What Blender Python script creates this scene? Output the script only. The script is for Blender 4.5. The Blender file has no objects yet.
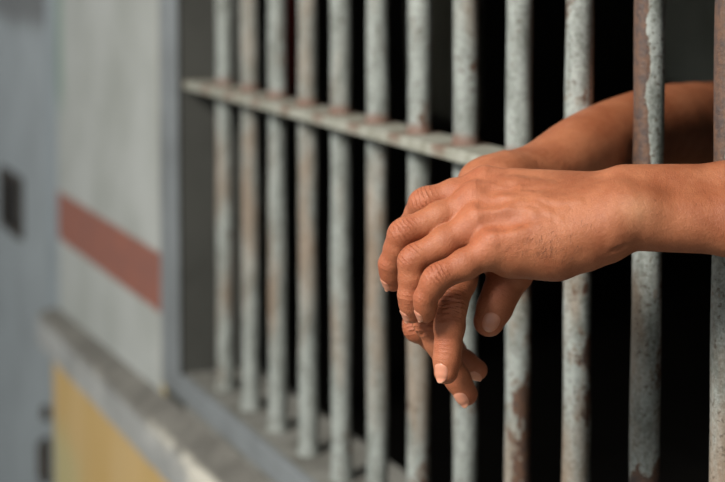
import bpy, bmesh, math, random
import numpy as np
from mathutils import Vector, Matrix

random.seed(7)
np.random.seed(7)
C = bpy.context.scene.collection

# ------------------------------------------------------------------ camera
W_, H_ = 725.0, 482.0
FPX = 1800.0
TH = math.radians(4.0)
CAMZ = 1.35
PHI = math.atan(695.0 * math.cos(TH) / FPX)
SY = -292.0 + FPX * math.tan(TH)           # principal point offset in pixels (lens shift)
cR = np.array([math.cos(PHI), -math.sin(PHI), 0.0])
cF = np.array([math.sin(PHI) * math.cos(TH), math.cos(PHI) * math.cos(TH), -math.sin(TH)])
cU = np.array([math.sin(PHI) * math.sin(TH), math.cos(PHI) * math.sin(TH), math.cos(TH)])
CAM = np.array([0.0, 0.0, CAMZ])
CX, CY = 362.5, 241.0 + SY


def cam_pt(px, py, z):                       # camera space (right, up, depth)
    return np.array([(px - CX) / FPX * z, -(py - CY) / FPX * z, z])


def to_world(p):
    p = np.asarray(p)
    return CAM + p[..., 0:1] * cR + p[..., 1:2] * cU + p[..., 2:3] * cF


def to_cam(w):
    d = np.asarray(w, float) - CAM
    return np.array([d @ cR, d @ cU, d @ cF])


def hit(px, py, axis, val):
    d = (px - CX) / FPX * cR - (py - CY) / FPX * cU + cF
    t = (val - CAM[axis]) / d[axis]
    return CAM + d * t


cam_d = bpy.data.cameras.new('camera')
cam = bpy.data.objects.new('camera', cam_d)
C.objects.link(cam)
cam_d.sensor_width = 36.0
cam_d.sensor_fit = 'HORIZONTAL'
cam_d.lens = FPX * 36.0 / W_
cam_d.shift_y = SY / W_
cam_d.clip_start = 0.02
M = Matrix(((cR[0], cU[0], -cF[0], CAM[0]), (cR[1], cU[1], -cF[1], CAM[1]),
            (cR[2], cU[2], -cF[2], CAM[2]), (0, 0, 0, 1)))
cam.matrix_world = M
cam_d.dof.use_dof = True
cam_d.dof.focus_distance = 1.165
cam_d.dof.aperture_fstop = (cam_d.lens / 1000.0) / 0.0160
cam_d.dof.aperture_blades = 0
bpy.context.scene.camera = cam


# ------------------------------------------------------------------ helpers
def obj(name, bm_or_me, mat=None, parent=None, smooth=False):
    if isinstance(bm_or_me, bmesh.types.BMesh):
        me = bpy.data.meshes.new(name)
        bmesh.ops.recalc_face_normals(bm_or_me, faces=bm_or_me.faces[:])
        bm_or_me.to_mesh(me)
        bm_or_me.free()
    else:
        me = bm_or_me
    o = bpy.data.objects.new(name, me)
    C.objects.link(o)
    if mat:
        me.materials.append(mat)
    if parent:
        o.parent = parent
    if smooth:
        for p in me.polygons:
            p.use_smooth = True
    return o


def empty(name, loc=(0, 0, 0)):
    o = bpy.data.objects.new(name, None)
    C.objects.link(o)
    o.location = loc
    o.empty_display_size = 0.05
    return o


def tag(o, label=None, cat=None, group=None, kind=None):
    if label: o['label'] = label
    if cat: o['category'] = cat
    if group: o['group'] = group
    if kind: o['kind'] = kind
    return o


def add_box(bm, x0, x1, y0, y1, z0, z1, bev=0.0):
    vs = [bm.verts.new((x, y, z)) for x in (x0, x1) for y in (y0, y1) for z in (z0, z1)]
    fs = [(0, 1, 3, 2), (4, 6, 7, 5), (0, 4, 5, 1), (2, 3, 7, 6), (0, 2, 6, 4), (1, 5, 7, 3)]
    faces = [bm.faces.new([vs[i] for i in f]) for f in fs]
    if bev > 0:
        es = list({e for f in faces for e in f.edges})
        bmesh.ops.bevel(bm, geom=es, offset=bev, segments=2, affect='EDGES', profile=0.6)


def box_bm(*a, **k):
    bm = bmesh.new()
    add_box(bm, *a, **k)
    return bm


def prism_y(bm, prof, y0, y1, n=1):
    """profile of (x, z) points swept along y"""
    rings = []
    for i in range(n + 1):
        y = y0 + (y1 - y0) * i / n
        rings.append([bm.verts.new((x, y, z)) for x, z in prof])
    m = len(prof)
    for a, b in zip(rings[:-1], rings[1:]):
        for j in range(m):
            bm.faces.new((a[j], a[(j + 1) % m], b[(j + 1) % m], b[j]))
    bm.faces.new(rings[0])
    bm.faces.new(rings[-1][::-1])


# ------------------------------------------------------------------ materials
class NT:
    def __init__(self, name):
        self.m = bpy.data.materials.new(name)
        self.m.use_nodes = True
        self.t = self.m.node_tree
        self.t.nodes.clear()
        self.out = self.n('ShaderNodeOutputMaterial')
        self.b = self.n('ShaderNodeBsdfPrincipled')
        self.l(self.b.outputs[0], self.out.inputs[0])

    def n(self, typ, **kw):
        nd = self.t.nodes.new(typ)
        for k, v in kw.items():
            setattr(nd, k, v)
        return nd

    def l(self, a, b):
        self.t.links.new(a, b)

    def val(self, sock, v):
        if hasattr(v, 'is_output') or isinstance(v, bpy.types.NodeSocket):
            self.l(v, sock)
        else:
            sock.default_value = v

    def math(self, op, a, b=0.0, c=None, clamp=False):
        nd = self.n('ShaderNodeMath', operation=op)
        nd.use_clamp = clamp
        self.val(nd.inputs[0], a)
        self.val(nd.inputs[1], b)
        if c is not None:
            self.val(nd.inputs[2], c)
        return nd.outputs[0]

    def mix(self, f, a, b, mode='MIX'):
        nd = self.n('ShaderNodeMix', data_type='RGBA', blend_type=mode)
        self.val(nd.inputs[0], f)
        self.val(nd.inputs[6], a)
        self.val(nd.inputs[7], b)
        return nd.outputs[2]

    def noise(self, vec, scale, detail=4, rough=0.55, dist=0.0):
        nd = self.n('ShaderNodeTexNoise')
        self.l(vec, nd.inputs['Vector'])
        nd.inputs['Scale'].default_value = scale
        nd.inputs['Detail'].default_value = detail
        nd.inputs['Roughness'].default_value = rough
        nd.inputs['Distortion'].default_value = dist
        return nd.outputs[0]

    def step(self, v, lo, hi, smooth=True):
        nd = self.n('ShaderNodeMapRange')
        if smooth:
            nd.interpolation_type = 'SMOOTHSTEP'
        self.val(nd.inputs[0], v)
        self.val(nd.inputs[1], lo)
        self.val(nd.inputs[2], hi)
        nd.inputs[3].default_value = 0.0
        nd.inputs[4].default_value = 1.0
        return nd.outputs[0]

    def pos(self):
        return self.n('ShaderNodeNewGeometry').outputs['Position']

    def scaled(self, vec, s):
        nd = self.n('ShaderNodeVectorMath', operation='MULTIPLY')
        self.l(vec, nd.inputs[0])
        nd.inputs[1].default_value = s
        return nd.outputs[0]

    def sep(self, vec):
        nd = self.n('ShaderNodeSeparateXYZ')
        self.l(vec, nd.inputs[0])
        return nd.outputs

    def bump(self, h, strength, dist, prev=None):
        nd = self.n('ShaderNodeBump')
        self.l(h, nd.inputs['Height'])
        nd.inputs['Strength'].default_value = strength
        nd.inputs['Distance'].default_value = dist
        if prev is not None:
            self.l(prev, nd.inputs['Normal'])
        return nd.outputs[0]

    def attr(self, name, typ='GEOMETRY'):
        nd = self.n('ShaderNodeAttribute', attribute_type=typ, attribute_name=name)
        return nd.outputs['Fac']


def srgb(r, g, b, a=1.0):
    def f(c):
        c /= 255.0
        return c / 12.92 if c <= 0.04045 else ((c + 0.055) / 1.055) ** 2.4
    return (f(r), f(g), f(b), a)


def mat_plain(name, col, rough=0.7, col2=None, scale=6.0, bump=0.2):
    t = NT(name)
    p = t.pos()
    nz = t.noise(p, scale, 6, 0.6)
    c2 = col2 or tuple(x * 0.65 for x in col[:3]) + (1.0,)
    t.l(t.mix(t.step(nz, 0.35, 0.7), col, c2), t.b.inputs['Base Color'])
    t.b.inputs['Roughness'].default_value = rough
    t.l(t.bump(t.noise(p, scale * 14, 5), bump, 0.002), t.b.inputs['Normal'])
    return t.m


def mat_bar():
    """chalky grey-green paint flaking off brown steel"""
    t = NT('flaking_bar_paint')
    tc = t.n('ShaderNodeTexCoord').outputs['Object']
    rnd = t.n('ShaderNodeObjectInfo').outputs['Random']
    off = t.n('ShaderNodeVectorMath', operation='ADD')
    t.l(tc, off.inputs[0])
    cb = t.n('ShaderNodeCombineXYZ')
    t.l(t.math('MULTIPLY', rnd, 31.7), cb.inputs[2])
    t.l(t.math('MULTIPLY', rnd, 7.3), cb.inputs[0])
    t.l(cb.outputs[0], off.inputs[1])
    v = off.outputs[0]
    stretched = t.scaled(v, (1.0, 1.0, 0.55))
    big = t.noise(stretched, 26, 5, 0.62)
    small = t.noise(v, 150, 4, 0.65)
    o = t.sep(tc)
    flake = t.attr('flake', 'OBJECT')
    low = t.attr('low_flake', 'OBJECT')
    side = t.attr('side_flake', 'OBJECT')
    # left hand (outer) face of the bar: object axis towards -x +y*...
    ang = t.math('MULTIPLY_ADD', o[0], -79.0, t.math('MULTIPLY', o[1], 30.5))
    hi = t.step(o[2], 0.36, 0.43)
    sidet = t.math('MULTIPLY', t.math('MULTIPLY', t.math('ADD', ang, 0.12), side), hi)
    lowt = t.math('MULTIPLY', t.step(o[2], 0.38, 0.12), low)
    m = t.math('ADD', big, t.math('MULTIPLY', t.math('ADD', small, -0.5), 0.22))
    m = t.math('ADD', m, t.math('ADD', flake, lowt))
    m = t.math('ADD', m, sidet)
    m = t.math('ADD', m, t.math('MULTIPLY', t.math('MAXIMUM', t.math('MULTIPLY', ang, -1.0), 0.0), 0.07))
    mask = t.step(m, 0.655, 0.672)
    speck = t.step(t.math('ADD', t.noise(v, 240, 3, 0.6), t.math('MULTIPLY', big, 0.25)), 0.71, 0.78)
    # paint tone
    pt = t.math('ADD', t.math('MULTIPLY', t.noise(t.scaled(v, (1, 1, .4)), 60, 5, 0.65), 0.5), t.math('MULTIPLY', t.noise(v, 300, 4, 0.7), 0.5))
    paint = t.mix(t.step(pt, 0.36, 0.66), srgb(166, 173, 169), srgb(108, 113, 107))
    rustn = t.noise(t.scaled(v, (1, 1, .3)), 18, 6, 0.65)
    paint = t.mix(t.math('MULTIPLY', t.step(t.math('ADD', rustn, t.math('MULTIPLY', t.math('MULTIPLY', t.step(o[2], 0.48, 0.30), t.step(o[2], 0.05, 0.14)), 0.14)), 0.55, 0.78), 0.6), paint, srgb(140, 108, 78))
    steel = t.mix(t.step(small, 0.35, 0.65), srgb(74, 62, 58), srgb(104, 78, 62))
    # rust halo at the flake edge
    halo = t.math('MULTIPLY', t.step(m, 0.625, 0.655), t.math('SUBTRACT', 1.0, mask))
    paint = t.mix(t.math('MULTIPLY', halo, 0.45), paint, srgb(128, 100, 74))
    paint = t.mix(t.math('MULTIPLY', speck, 0.75), paint, srgb(84, 74, 62))
    # rust collar where the bar passes the flat cross bar
    cz = t.attr('cross_z', 'OBJECT')
    dz = t.math('ABSOLUTE', t.math('SUBTRACT', t.math('SUBTRACT', o[2], cz), 0.006))
    col = t.mix(mask, paint, steel)
    rj = t.math('MULTIPLY', t.step(t.math('ADD', dz, t.math('MULTIPLY', small, 0.012)), 0.019, 0.010), 0.75)
    col = t.mix(rj, col, srgb(114, 72, 52))
    t.l(col, t.b.inputs['Base Color'])
    t.l(t.math('MULTIPLY_ADD', mask, -0.12, 0.62), t.b.inputs['Roughness'])
    b1 = t.bump(t.math('MULTIPLY', mask, -1.0), 0.9, 0.0012)
    b2 = t.bump(t.noise(v, 320, 5, 0.65), 0.6, 0.0014, b1)
    t.l(b2, t.b.inputs['Normal'])
    return t.m


def mat_cross():
    t = NT('worn_crossbar_paint')
    p = t.pos()
    s = t.sep(p)
    nz = t.noise(p, 70, 6, 0.6)
    paint = t.mix(t.step(nz, 0.3, 0.75), srgb(170, 171, 160), srgb(134, 134, 120))
    paint = t.mix(t.math('MULTIPLY', t.step(t.noise(p, 22, 5), 0.55, 0.75), 0.5), paint, srgb(150, 124, 92))
    # rust collars at each bar (regular spacing along y)
    ph = t.math('SUBTRACT', t.math('FRACT', t.math('ADD', t.math('DIVIDE', t.math('SUBTRACT', s[1], BAR_Y0), BAR_S), 40.5)), 0.5)
    dy = t.math('ABSOLUTE', t.math('MULTIPLY', ph, BAR_S))
    rust = t.step(t.math('ADD', dy, t.math('MULTIPLY', nz, 0.022)), 0.033, 0.019)
    up = t.step(s[2], CROSS_Z - 0.004, CROSS_Z + 0.004)
    rust = t.math('MULTIPLY', rust, t.math('MULTIPLY_ADD', up, 0.45, 0.25))
    col = t.mix(rust, paint, srgb(112, 76, 58))
    t.l(col, t.b.inputs['Base Color'])
    t.b.inputs['Roughness'].default_value = 0.65
    t.l(t.bump(t.noise(p, 260, 5), 0.4, 0.0015), t.b.inputs['Normal'])
    return t.m


def mat_wall():
    t = NT('painted_wall')
    p = t.pos()
    s = t.sep(p)
    n1 = t.noise(p, 5, 6, 0.6)
    n2 = t.noise(t.scaled(p, (1, 3, .5)), 9, 5, 0.6)
    base = t.mix(t.step(n1, 0.3, 0.7), srgb(184, 188, 185), srgb(162, 166, 161))
    base = t.mix(t.math('MULTIPLY', t.step(n2, 0.5, 0.8), 0.4), base, srgb(178, 182, 180))
    # yellowed end by the window frame, green tint at the far end
    edge = t.step(t.math('ADD', s[1], t.math('MULTIPLY', n2, -0.02)), WALL_Y0 + 0.02, WALL_Y0 + 0.004)
    edge = t.math('MULTIPLY', edge, t.step(s[1], WALL_Y0 - 0.012, WALL_Y0 - 0.006))
    base = t.mix(t.math('MULTIPLY', edge, 0.9), base, srgb(170, 152, 100))
    far = t.math('MULTIPLY', t.step(s[1], WALL_Y1 - 0.09, WALL_Y1 - 0.02), t.step(s[2], 1.03, 1.12))
    base = t.mix(t.math('MULTIPLY', far, 0.65), base, srgb(104, 140, 122))
    z = t.math('ADD', s[2], t.math('MULTIPLY', t.math('SUBTRACT', t.noise(p, 40, 3), 0.5), 0.006))
    m = t.math('MULTIPLY', t.step(z, STR_LO - 0.003, STR_LO + 0.003), t.step(z, STR_HI + 0.003, STR_HI - 0.003))
    red = t.mix(t.step(t.noise(p, 14, 6), 0.35, 0.7), srgb(152, 96, 80), srgb(140, 92, 80))
    col = t.mix(m, base, red)
    t.l(col, t.b.inputs['Base Color'])
    t.b.inputs['Roughness'].default_value = 0.8
    t.l(t.bump(t.noise(p, 90, 5), 0.25, 0.003), t.b.inputs['Normal'])
    return t.m


def mat_yellow():
    t = NT('ochre_wall_paint')
    p = t.pos()
    v = t.scaled(p, (1, 1, .22))
    n1 = t.noise(v, 10, 6, 0.6)
    n2 = t.noise(v, 24, 5, 0.6)
    c = t.mix(t.step(n1, 0.3, 0.7), srgb(200, 166, 102), srgb(208, 178, 124))
    c = t.mix(t.math('MULTIPLY', t.step(n2, 0.5, 0.75), 0.5), c, srgb(200, 186, 150))
    s = t.sep(p)
    lowm = t.math('MULTIPLY', t.step(t.math('ADD', s[2], t.math('MULTIPLY', n1, .1)), 0.60, 0.50), t.step(s[1], 2.85, 3.05))
    c = t.mix(t.math('MULTIPLY', lowm, 0.7), c, srgb(186, 184, 138))
    t.l(c, t.b.inputs['Base Color'])
    t.b.inputs['Roughness'].default_value = 0.8
    t.l(t.bump(t.noise(p, 80, 5), 0.25, 0.003), t.b.inputs['Normal'])
    return t.m


def mat_ledge():
    t = NT('weathered_ledge_cement')
    p = t.pos()
    s = t.sep(p)
    n1 = t.noise(p, 16, 6, 0.62)
    n2 = t.noise(t.scaled(p, (1, .5, 1)), 11, 5, 0.6)
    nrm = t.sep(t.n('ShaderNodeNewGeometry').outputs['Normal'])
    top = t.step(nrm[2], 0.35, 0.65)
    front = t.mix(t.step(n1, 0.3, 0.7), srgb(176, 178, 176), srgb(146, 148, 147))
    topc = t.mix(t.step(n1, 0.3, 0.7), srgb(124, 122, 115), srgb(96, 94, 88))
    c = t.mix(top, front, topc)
    # chalky bare patch towards the camera end of the ledge edge
    worn = t.math('MULTIPLY', t.step(t.math('ADD', n2, t.math('MULTIPLY', t.math('SUBTRACT', 2.42, s[1]), 0.35)), 0.48, 0.66),
                  t.step(s[0], LEDGE_X + 0.012, LEDGE_X + 0.003))
    worn = t.math('MULTIPLY', worn, t.step(s[2], LEDGE_ZT - 0.042, LEDGE_ZT - 0.02))
    c = t.mix(t.math('MULTIPLY', worn, 0.85), c, srgb(222, 218, 204))
    t.l(c, t.b.inputs['Base Color'])
    t.b.inputs['Roughness'].default_value = 0.8
    t.l(t.bump(t.noise(p, 110, 6), 0.45, 0.004), t.b.inputs['Normal'])
    return t.m


def mat_door():
    t = NT('steel_door_paint')
    p = t.pos()
    s = t.sep(p)
    n1 = t.noise(p, 6, 6, 0.6)
    c = t.mix(t.step(n1, 0.3, 0.7), srgb(160, 169, 173), srgb(146, 154, 158))
    st = t.noise(t.scaled(p, (1, 1, .16)), 22, 4, 0.6)
    stain = t.step(t.math('ADD', s[2], t.math('MULTIPLY', st, 0.09)), 1.225, 1.275)
    c = t.mix(t.math('MULTIPLY', stain, 0.8), c, srgb(82, 82, 80))
    rust = t.step(t.math('ADD', n1, 0.0), 0.64, 0.74)
    c = t.mix(t.math('MULTIPLY', rust, 0.25), c, srgb(128, 116, 104))
    t.l(c, t.b.inputs['Base Color'])
    t.b.inputs['Roughness'].default_value = 0.55
    return t.m


def mat_skin(name, tint, deep):
    t = NT(name)
    p = t.n('ShaderNodeTexCoord').outputs['Object']
    n1 = t.noise(p, 38, 5, 0.6)
    n2 = t.noise(p, 240, 4, 0.6)
    red = t.attr('red')
    pale = t.attr('pale')
    ws = t.attr('wr_s')
    wt = t.attr('wr_t')
    c = t.mix(t.step(n1, 0.3, 0.72), tint, deep)
    c = t.mix(t.math('MULTIPLY', red, 0.45), c, srgb(178, 94, 68))
    c = t.mix(t.math('MULTIPLY', pale, 0.6), c, srgb(206, 160, 122))  # pale spot paints a soft highlight into the skin colour
    c = t.mix(t.math('MULTIPLY', t.step(n2, 0.55, 0.72), 0.16), c, srgb(120, 64, 42))
    # few dark moles
    vor = t.n('ShaderNodeTexVoronoi')
    t.l(p, vor.inputs['Vector'])
    vor.inputs['Scale'].default_value = 62
    c = t.mix(t.math('MULTIPLY', t.step(vor.outputs['Distance'], 0.075, 0.04), 0.35), c, srgb(96, 52, 36))
    # creases across the joints
    warp = t.math('MULTIPLY', t.math('SUBTRACT', t.noise(p, 95, 2), 0.5), 9.0)
    ph = t.math('ADD', t.math('MULTIPLY', wt, 2.3), warp)
    wave = t.math('SINE', ph)
    groove = t.math('POWER', t.math('MULTIPLY_ADD', wave, 0.5, 0.5), 3.0)
    gs = t.math('MULTIPLY', t.math('MULTIPLY', groove, ws), t.step(t.noise(p, 170, 2), 0.30, 0.62))
    c = t.mix(t.math('MULTIPLY', gs, 0.27), c, srgb(112, 54, 36))  # shade of the creases put into the colour as well as the bump
    # fine skin grain: stretched cells plus noise
    v2 = t.n('ShaderNodeTexVoronoi')
    v2.feature = 'DISTANCE_TO_EDGE'
    wv = t.n('ShaderNodeVectorMath', operation='ADD')
    t.l(p, wv.inputs[0])
    nn = t.n('ShaderNodeTexNoise')
    t.l(p, nn.inputs['Vector'])
    nn.inputs['Scale'].default_value = 180
    sc = t.n('ShaderNodeVectorMath', operation='SCALE')
    t.l(nn.outputs['Color'], sc.inputs[0])
    sc.inputs['Scale'].default_value = 0.003
    t.l(sc.outputs[0], wv.inputs[1])
    t.l(t.scaled(wv.outputs[0], (1.0, 0.6, 1.25)), v2.inputs['Vector'])
    v2.inputs['Scale'].default_value = 720
    grain = t.step(v2.outputs['Distance'], 0.0, 0.22)
    t.l(t.mix(t.math('MULTIPLY', t.math('SUBTRACT', 1.0, grain), 0.14), c, srgb(96, 48, 32)), t.b.inputs['Base Color'])
    t.b.inputs['Subsurface Weight'].default_value = 0.08
    t.b.inputs['Subsurface Radius'].default_value = (1.0, 0.35, 0.18)
    t.b.inputs['Subsurface Scale'].default_value = 0.004
    t.l(t.math('MULTIPLY_ADD', n2, 0.20, 0.42), t.b.inputs['Roughness'])
    t.b.inputs['Specular IOR Level'].default_value = 0.42
    b0 = t.bump(t.math('MULTIPLY', gs, -1.0), 0.6, 0.0010)
    b1 = t.bump(grain, 0.30, 0.0004, b0)
    b2 = t.bump(t.noise(p, 190, 6, 0.7), 0.55, 0.0012, b1)
    t.l(b2, t.b.inputs['Normal'])
    return t.m


def mat_nail():
    t = NT('fingernail')
    e = t.attr('free')
    c = t.mix(e, srgb(200, 138, 112), srgb(206, 156, 128))
    t.l(c, t.b.inputs['Base Color'])
    t.b.inputs['Roughness'].default_value = 0.3
    t.b.inputs['Subsurface Weight'].default_value = 0.1
    t.b.inputs['Subsurface Scale'].default_value = 0.002
    return t.m


# ------------------------------------------------------------------ measures
BAR_X = 0.666
BAR_PX = [224.5, 251, 277, 306.5, 341, 377, 418, 466, 519, 580.5, 652, 730]
ys = np.array([hit(px, 100, 0, BAR_X)[1] for px in BAR_PX])
ii = np.arange(len(ys))
A = np.polyfit(ii, ys, 1)
BAR_Y0, BAR_S = float(A[1]), float(-A[0])
WALL_X = 0.635
SILL_Z = hit(341, 480, 0, BAR_X)[2]
CROSS_Z = hit(415, 140.5, 0, BAR_X - 0.01)[2]
FR_X = 0.629
JAMB_Y = hit(177, 200, 0, FR_X)[1]
WALL_Y0 = hit(164, 200, 0, WALL_X)[1]
WALL_Y1 = hit(58, 200, 0, WALL_X)[1]
STR_HI = hit(110, 222.5, 0, WALL_X)[2]
STR_LO = hit(110, 276, 0, WALL_X)[2]
LEDGE_X = 0.600
LEDGE_ZT = hit(137, 414, 0, LEDGE_X)[2]
LEDGE_ZB = hit(110, 424, 0, LEDGE_X)[2]
LEDGE_YE = hit(37, 330, 0, LEDGE_X)[1]
WALLB_Z = hit(120, 352, 0, WALL_X)[2]
FRB_Z = hit(215, 430, 0, FR_X)[2]
WIN_TOP = 1.385
WIN_Y0 = 0.62
print('MEAS', dict(S=BAR_S, Y0=BAR_Y0, sill=SILL_Z, cross=CROSS_Z, jamb=JAMB_Y, w0=WALL_Y0, w1=WALL_Y1, hi=STR_HI, lo=STR_LO,
                   lzt=LEDGE_ZT, lzb=LEDGE_ZB, lye=LEDGE_YE, wb=WALLB_Z, frb=FRB_Z))

m_bar = mat_bar()
m_cross = mat_cross()
m_wall = mat_wall()
m_yellow = mat_yellow()
m_ledge = mat_ledge()
m_door = mat_door()
m_frame = mat_plain('frame_paint', srgb(132, 138, 141), 0.55, srgb(112, 117, 119), 9)
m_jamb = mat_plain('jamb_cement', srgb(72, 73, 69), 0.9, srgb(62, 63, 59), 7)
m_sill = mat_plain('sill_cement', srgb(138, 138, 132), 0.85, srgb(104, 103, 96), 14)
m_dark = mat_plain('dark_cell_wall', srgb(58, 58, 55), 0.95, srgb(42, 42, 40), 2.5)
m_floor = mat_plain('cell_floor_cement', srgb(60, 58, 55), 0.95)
m_ground = mat_plain('ground_cement', srgb(128, 124, 116), 0.9, None, 2.0)
m_black = mat_plain('hatch_shade_black', srgb(26, 25, 24), 0.9)
m_rusty = mat_plain('rusted_iron', srgb(66, 58, 50), 0.8, srgb(40, 36, 32), 60)

# ------------------------------------------------------------------ setting
# outer wall: far segment, above and before the window, plus the inner cell wall behind it
bm = bmesh.new()
IN_X = 0.742
add_box(bm, WALL_X, IN_X, WALL_Y0, WALL_Y1, WALLB_Z - 0.03, 2.9)
add_box(bm, WALL_X, IN_X, WIN_Y0 - 0.07, WALL_Y0, WIN_TOP + 0.07, 2.9)
add_box(bm, WALL_X, IN_X, -1.6, WIN_Y0 - 0.07, WALLB_Z - 0.03, 2.9)
w = tag(obj('wall_front', bm, m_wall), kind='structure')
w['label'] = 'pale grey wall panel with a dull red painted band'
bm = bmesh.new()
add_box(bm, WALL_X - 0.010, IN_X, -1.6, WALL_Y1 + 0.01, 0.0, WALLB_Z - 0.03)
w = tag(obj('wall_lower', bm, m_yellow), kind='structure')
w['label'] = 'ochre yellow lower wall below the ledge'

# ledge
bm = bmesh.new()
prof = [(WALL_X + 0.02, WALLB_Z), (LEDGE_X + 0.004, LEDGE_ZT + 0.002), (LEDGE_X, LEDGE_ZT - 0.004),
        (LEDGE_X, LEDGE_ZB + 0.004), (LEDGE_X + 0.004, LEDGE_ZB), (WALL_X + 0.02, LEDGE_ZB)]
prism_y(bm, prof, -1.6, LEDGE_YE, 120)
for v in bm.verts:
    if v.co.x > WALL_X and v.co.z > LEDGE_ZB + 0.005:
        v.co.z += 0.012 - 0.026 * min(max((v.co.y - 2.40) / 0.75, 0), 1)
    k = math.sin(v.co.y * 57) * 0.5 + math.sin(v.co.y * 131 + 1) * 0.5
    if v.co.x < WALL_X:
        v.co.x += k * 0.0009
        v.co.z += math.sin(v.co.y * 83 + 2) * 0.0008
l = tag(obj('trim_1', bm, m_ledge), kind='structure')
l['label'] = 'sloping weathered grey ledge under the window'

# frame of the window: face strips, jamb linings and the inner sill
bm = bmesh.new()
fw = WALL_Y0 - JAMB_Y
add_box(bm, FR_X, WALL_X - 0.002, JAMB_Y, WALL_Y0 + 0.001, FRB_Z, WIN_TOP + 0.07, bev=0.003)
add_box(bm, FR_X, WALL_X + 0.03, WIN_Y0, JAMB_Y, WIN_TOP, WIN_TOP + 0.07, bev=0.003)
add_box(bm, FR_X, WALL_X + 0.03, WIN_Y0 - 0.07, WIN_Y0, FRB_Z, WIN_TOP + 0.07, bev=0.003)
add_box(bm, FR_X, WALL_X + 0.006, WIN_Y0, JAMB_Y, FRB_Z, SILL_Z, bev=0.003)
win = tag(obj('window_1', bm, m_frame), kind='structure')
win['label'] = 'blue grey frame around the barred window'
bm = bmesh.new()
add_box(bm, WALL_X + 0.001, IN_X, JAMB_Y + 0.001, WALL_Y0 + 0.002, WALLB_Z - 0.03, WIN_TOP + 0.07)
add_box(bm, WALL_X + 0.001, IN_X, WIN_Y0 - 0.069, WIN_Y0 - 0.001, WALLB_Z - 0.03, WIN_TOP + 0.07)
add_box(bm, WALL_X + 0.001, IN_X, WIN_Y0, JAMB_Y, WIN_TOP + 0.001, WIN_TOP + 0.069)
obj('window_jamb', bm, m_jamb, win)
bm = bmesh.new()
add_box(bm, WALL_X + 0.004, IN_X, WIN_Y0, JAMB_Y + 0.001, WALLB_Z - 0.03, SILL_Z + 0.0005)
obj('window_sill', bm, m_sill, win)

# steel door past the end of the wall
DX = 0.640
DY0 = WALL_Y1 + 0.004
DY1 = 4.25
bm = bmesh.new()
# panel pieces around a rectangular hatch opening
hY0 = hit(22, 205, 0, DX)[1]
hY1 = hit(4, 205, 0, DX)[1]
hZ1 = hit(13, 178, 0, DX)[2]
hZ0 = hit(13, 226, 0, DX)[2]
SW = hit(47, 205, 0, DX - 0.006)[1]
add_box(bm, DX, DX + 0.004, SW, hY0, 0.02, 2.3)
add_box(bm, DX, DX + 0.004, hY1, DY1, 0.02, 2.3)
add_box(bm, DX, DX + 0.004, hY0, hY1, 0.02, hZ0)
add_box(bm, DX, DX + 0.004, hY0, hY1, hZ1, 2.3)
door = tag(obj('door_1', bm, m_door), kind='structure')
door['label'] = 'blue grey steel door with a dark rectangular hatch'
bm = bmesh.new()
add_box(bm, DX - 0.006, DX + 0.06, DY0, SW, 0.0, 2.35, bev=0.003)
m_door2 = mat_plain('door_frame_paint', srgb(150, 160, 166), 0.55, srgb(134, 144, 148), 8)
obj('door_frame', bm, m_door2, door)
bm = bmesh.new()
add_box(bm, DX + 0.005, DX + 0.08, hY0 - 0.01, hY1 + 0.01, hZ0 - 0.01, hZ1 + 0.01)
obj('hatch', bm, m_black, door)  # solid block, its near-black colour stands in for shade inside the hatch
bm = bmesh.new()
g = 0.012
add_box(bm, DX - 0.008, DX + 0.004, hY0 - g, hY0, hZ0 - g, hZ1 + g)
add_box(bm, DX - 0.008, DX + 0.004, hY1, hY1 + g, hZ0 - g, hZ1 + g)
add_box(bm, DX - 0.008, DX + 0.004, hY0, hY1, hZ1, hZ1 + g)
add_box(bm, DX - 0.008, DX + 0.004, hY0, hY1, hZ0 - g, hZ0)
obj('hatch_rim', bm, m_rusty, door)
for (py, hh, rr) in ((413, 0.018, 0.010), (461, 0.062, 0.016)):
    q = hit(46, py, 0, DX - 0.012)
    bm = bmesh.new()
    bmesh.ops.create_cone(bm, cap_ends=True, segments=20, radius1=rr, radius2=rr, depth=hh)
    bmesh.ops.create_cone(bm, cap_ends=True, segments=20, radius1=rr * 0.6, radius2=rr * 0.6, depth=hh * 1.35)
    add_box(bm, -0.002, 0.006, 0.0, rr * 3.0, -hh * 0.42, hh * 0.42)
    h = obj('hinge', bm, m_rusty, door)
    h.location = (q[0], q[1], q[2])
bm = bmesh.new()
add_box(bm, WALL_X, IN_X, DY1, 7.0, 0.0, 2.9)
add_box(bm, WALL_X + .02, IN_X, WALL_Y1, DY1, 2.35, 2.9)
w = tag(obj('wall_far', bm, m_frame), kind='structure')

# cell interior
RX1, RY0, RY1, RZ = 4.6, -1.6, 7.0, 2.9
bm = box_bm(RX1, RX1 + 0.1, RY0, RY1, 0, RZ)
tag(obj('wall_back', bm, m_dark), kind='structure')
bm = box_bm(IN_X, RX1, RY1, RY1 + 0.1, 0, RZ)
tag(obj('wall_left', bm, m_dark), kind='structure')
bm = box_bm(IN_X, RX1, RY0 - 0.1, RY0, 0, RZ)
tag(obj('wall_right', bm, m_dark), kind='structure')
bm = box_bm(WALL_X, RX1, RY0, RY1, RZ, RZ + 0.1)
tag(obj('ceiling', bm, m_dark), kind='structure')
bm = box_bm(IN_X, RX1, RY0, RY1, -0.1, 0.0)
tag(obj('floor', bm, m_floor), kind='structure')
bm = box_bm(-12, IN_X, -8, 12, -0.12, -0.0)
bm = box_bm(-1.7, WALL_X, -5, RY1, 2.9, 3.0)
tag(obj('added_porch_roof', bm, m_jamb), kind='structure')  # unseen roof, added outside to cut the overhead sky light
bm = box_bm(-12, IN_X, -8, 12, -0.12, -0.0)
gr = tag(obj('ground', bm, m_ground), kind='structure')

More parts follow.
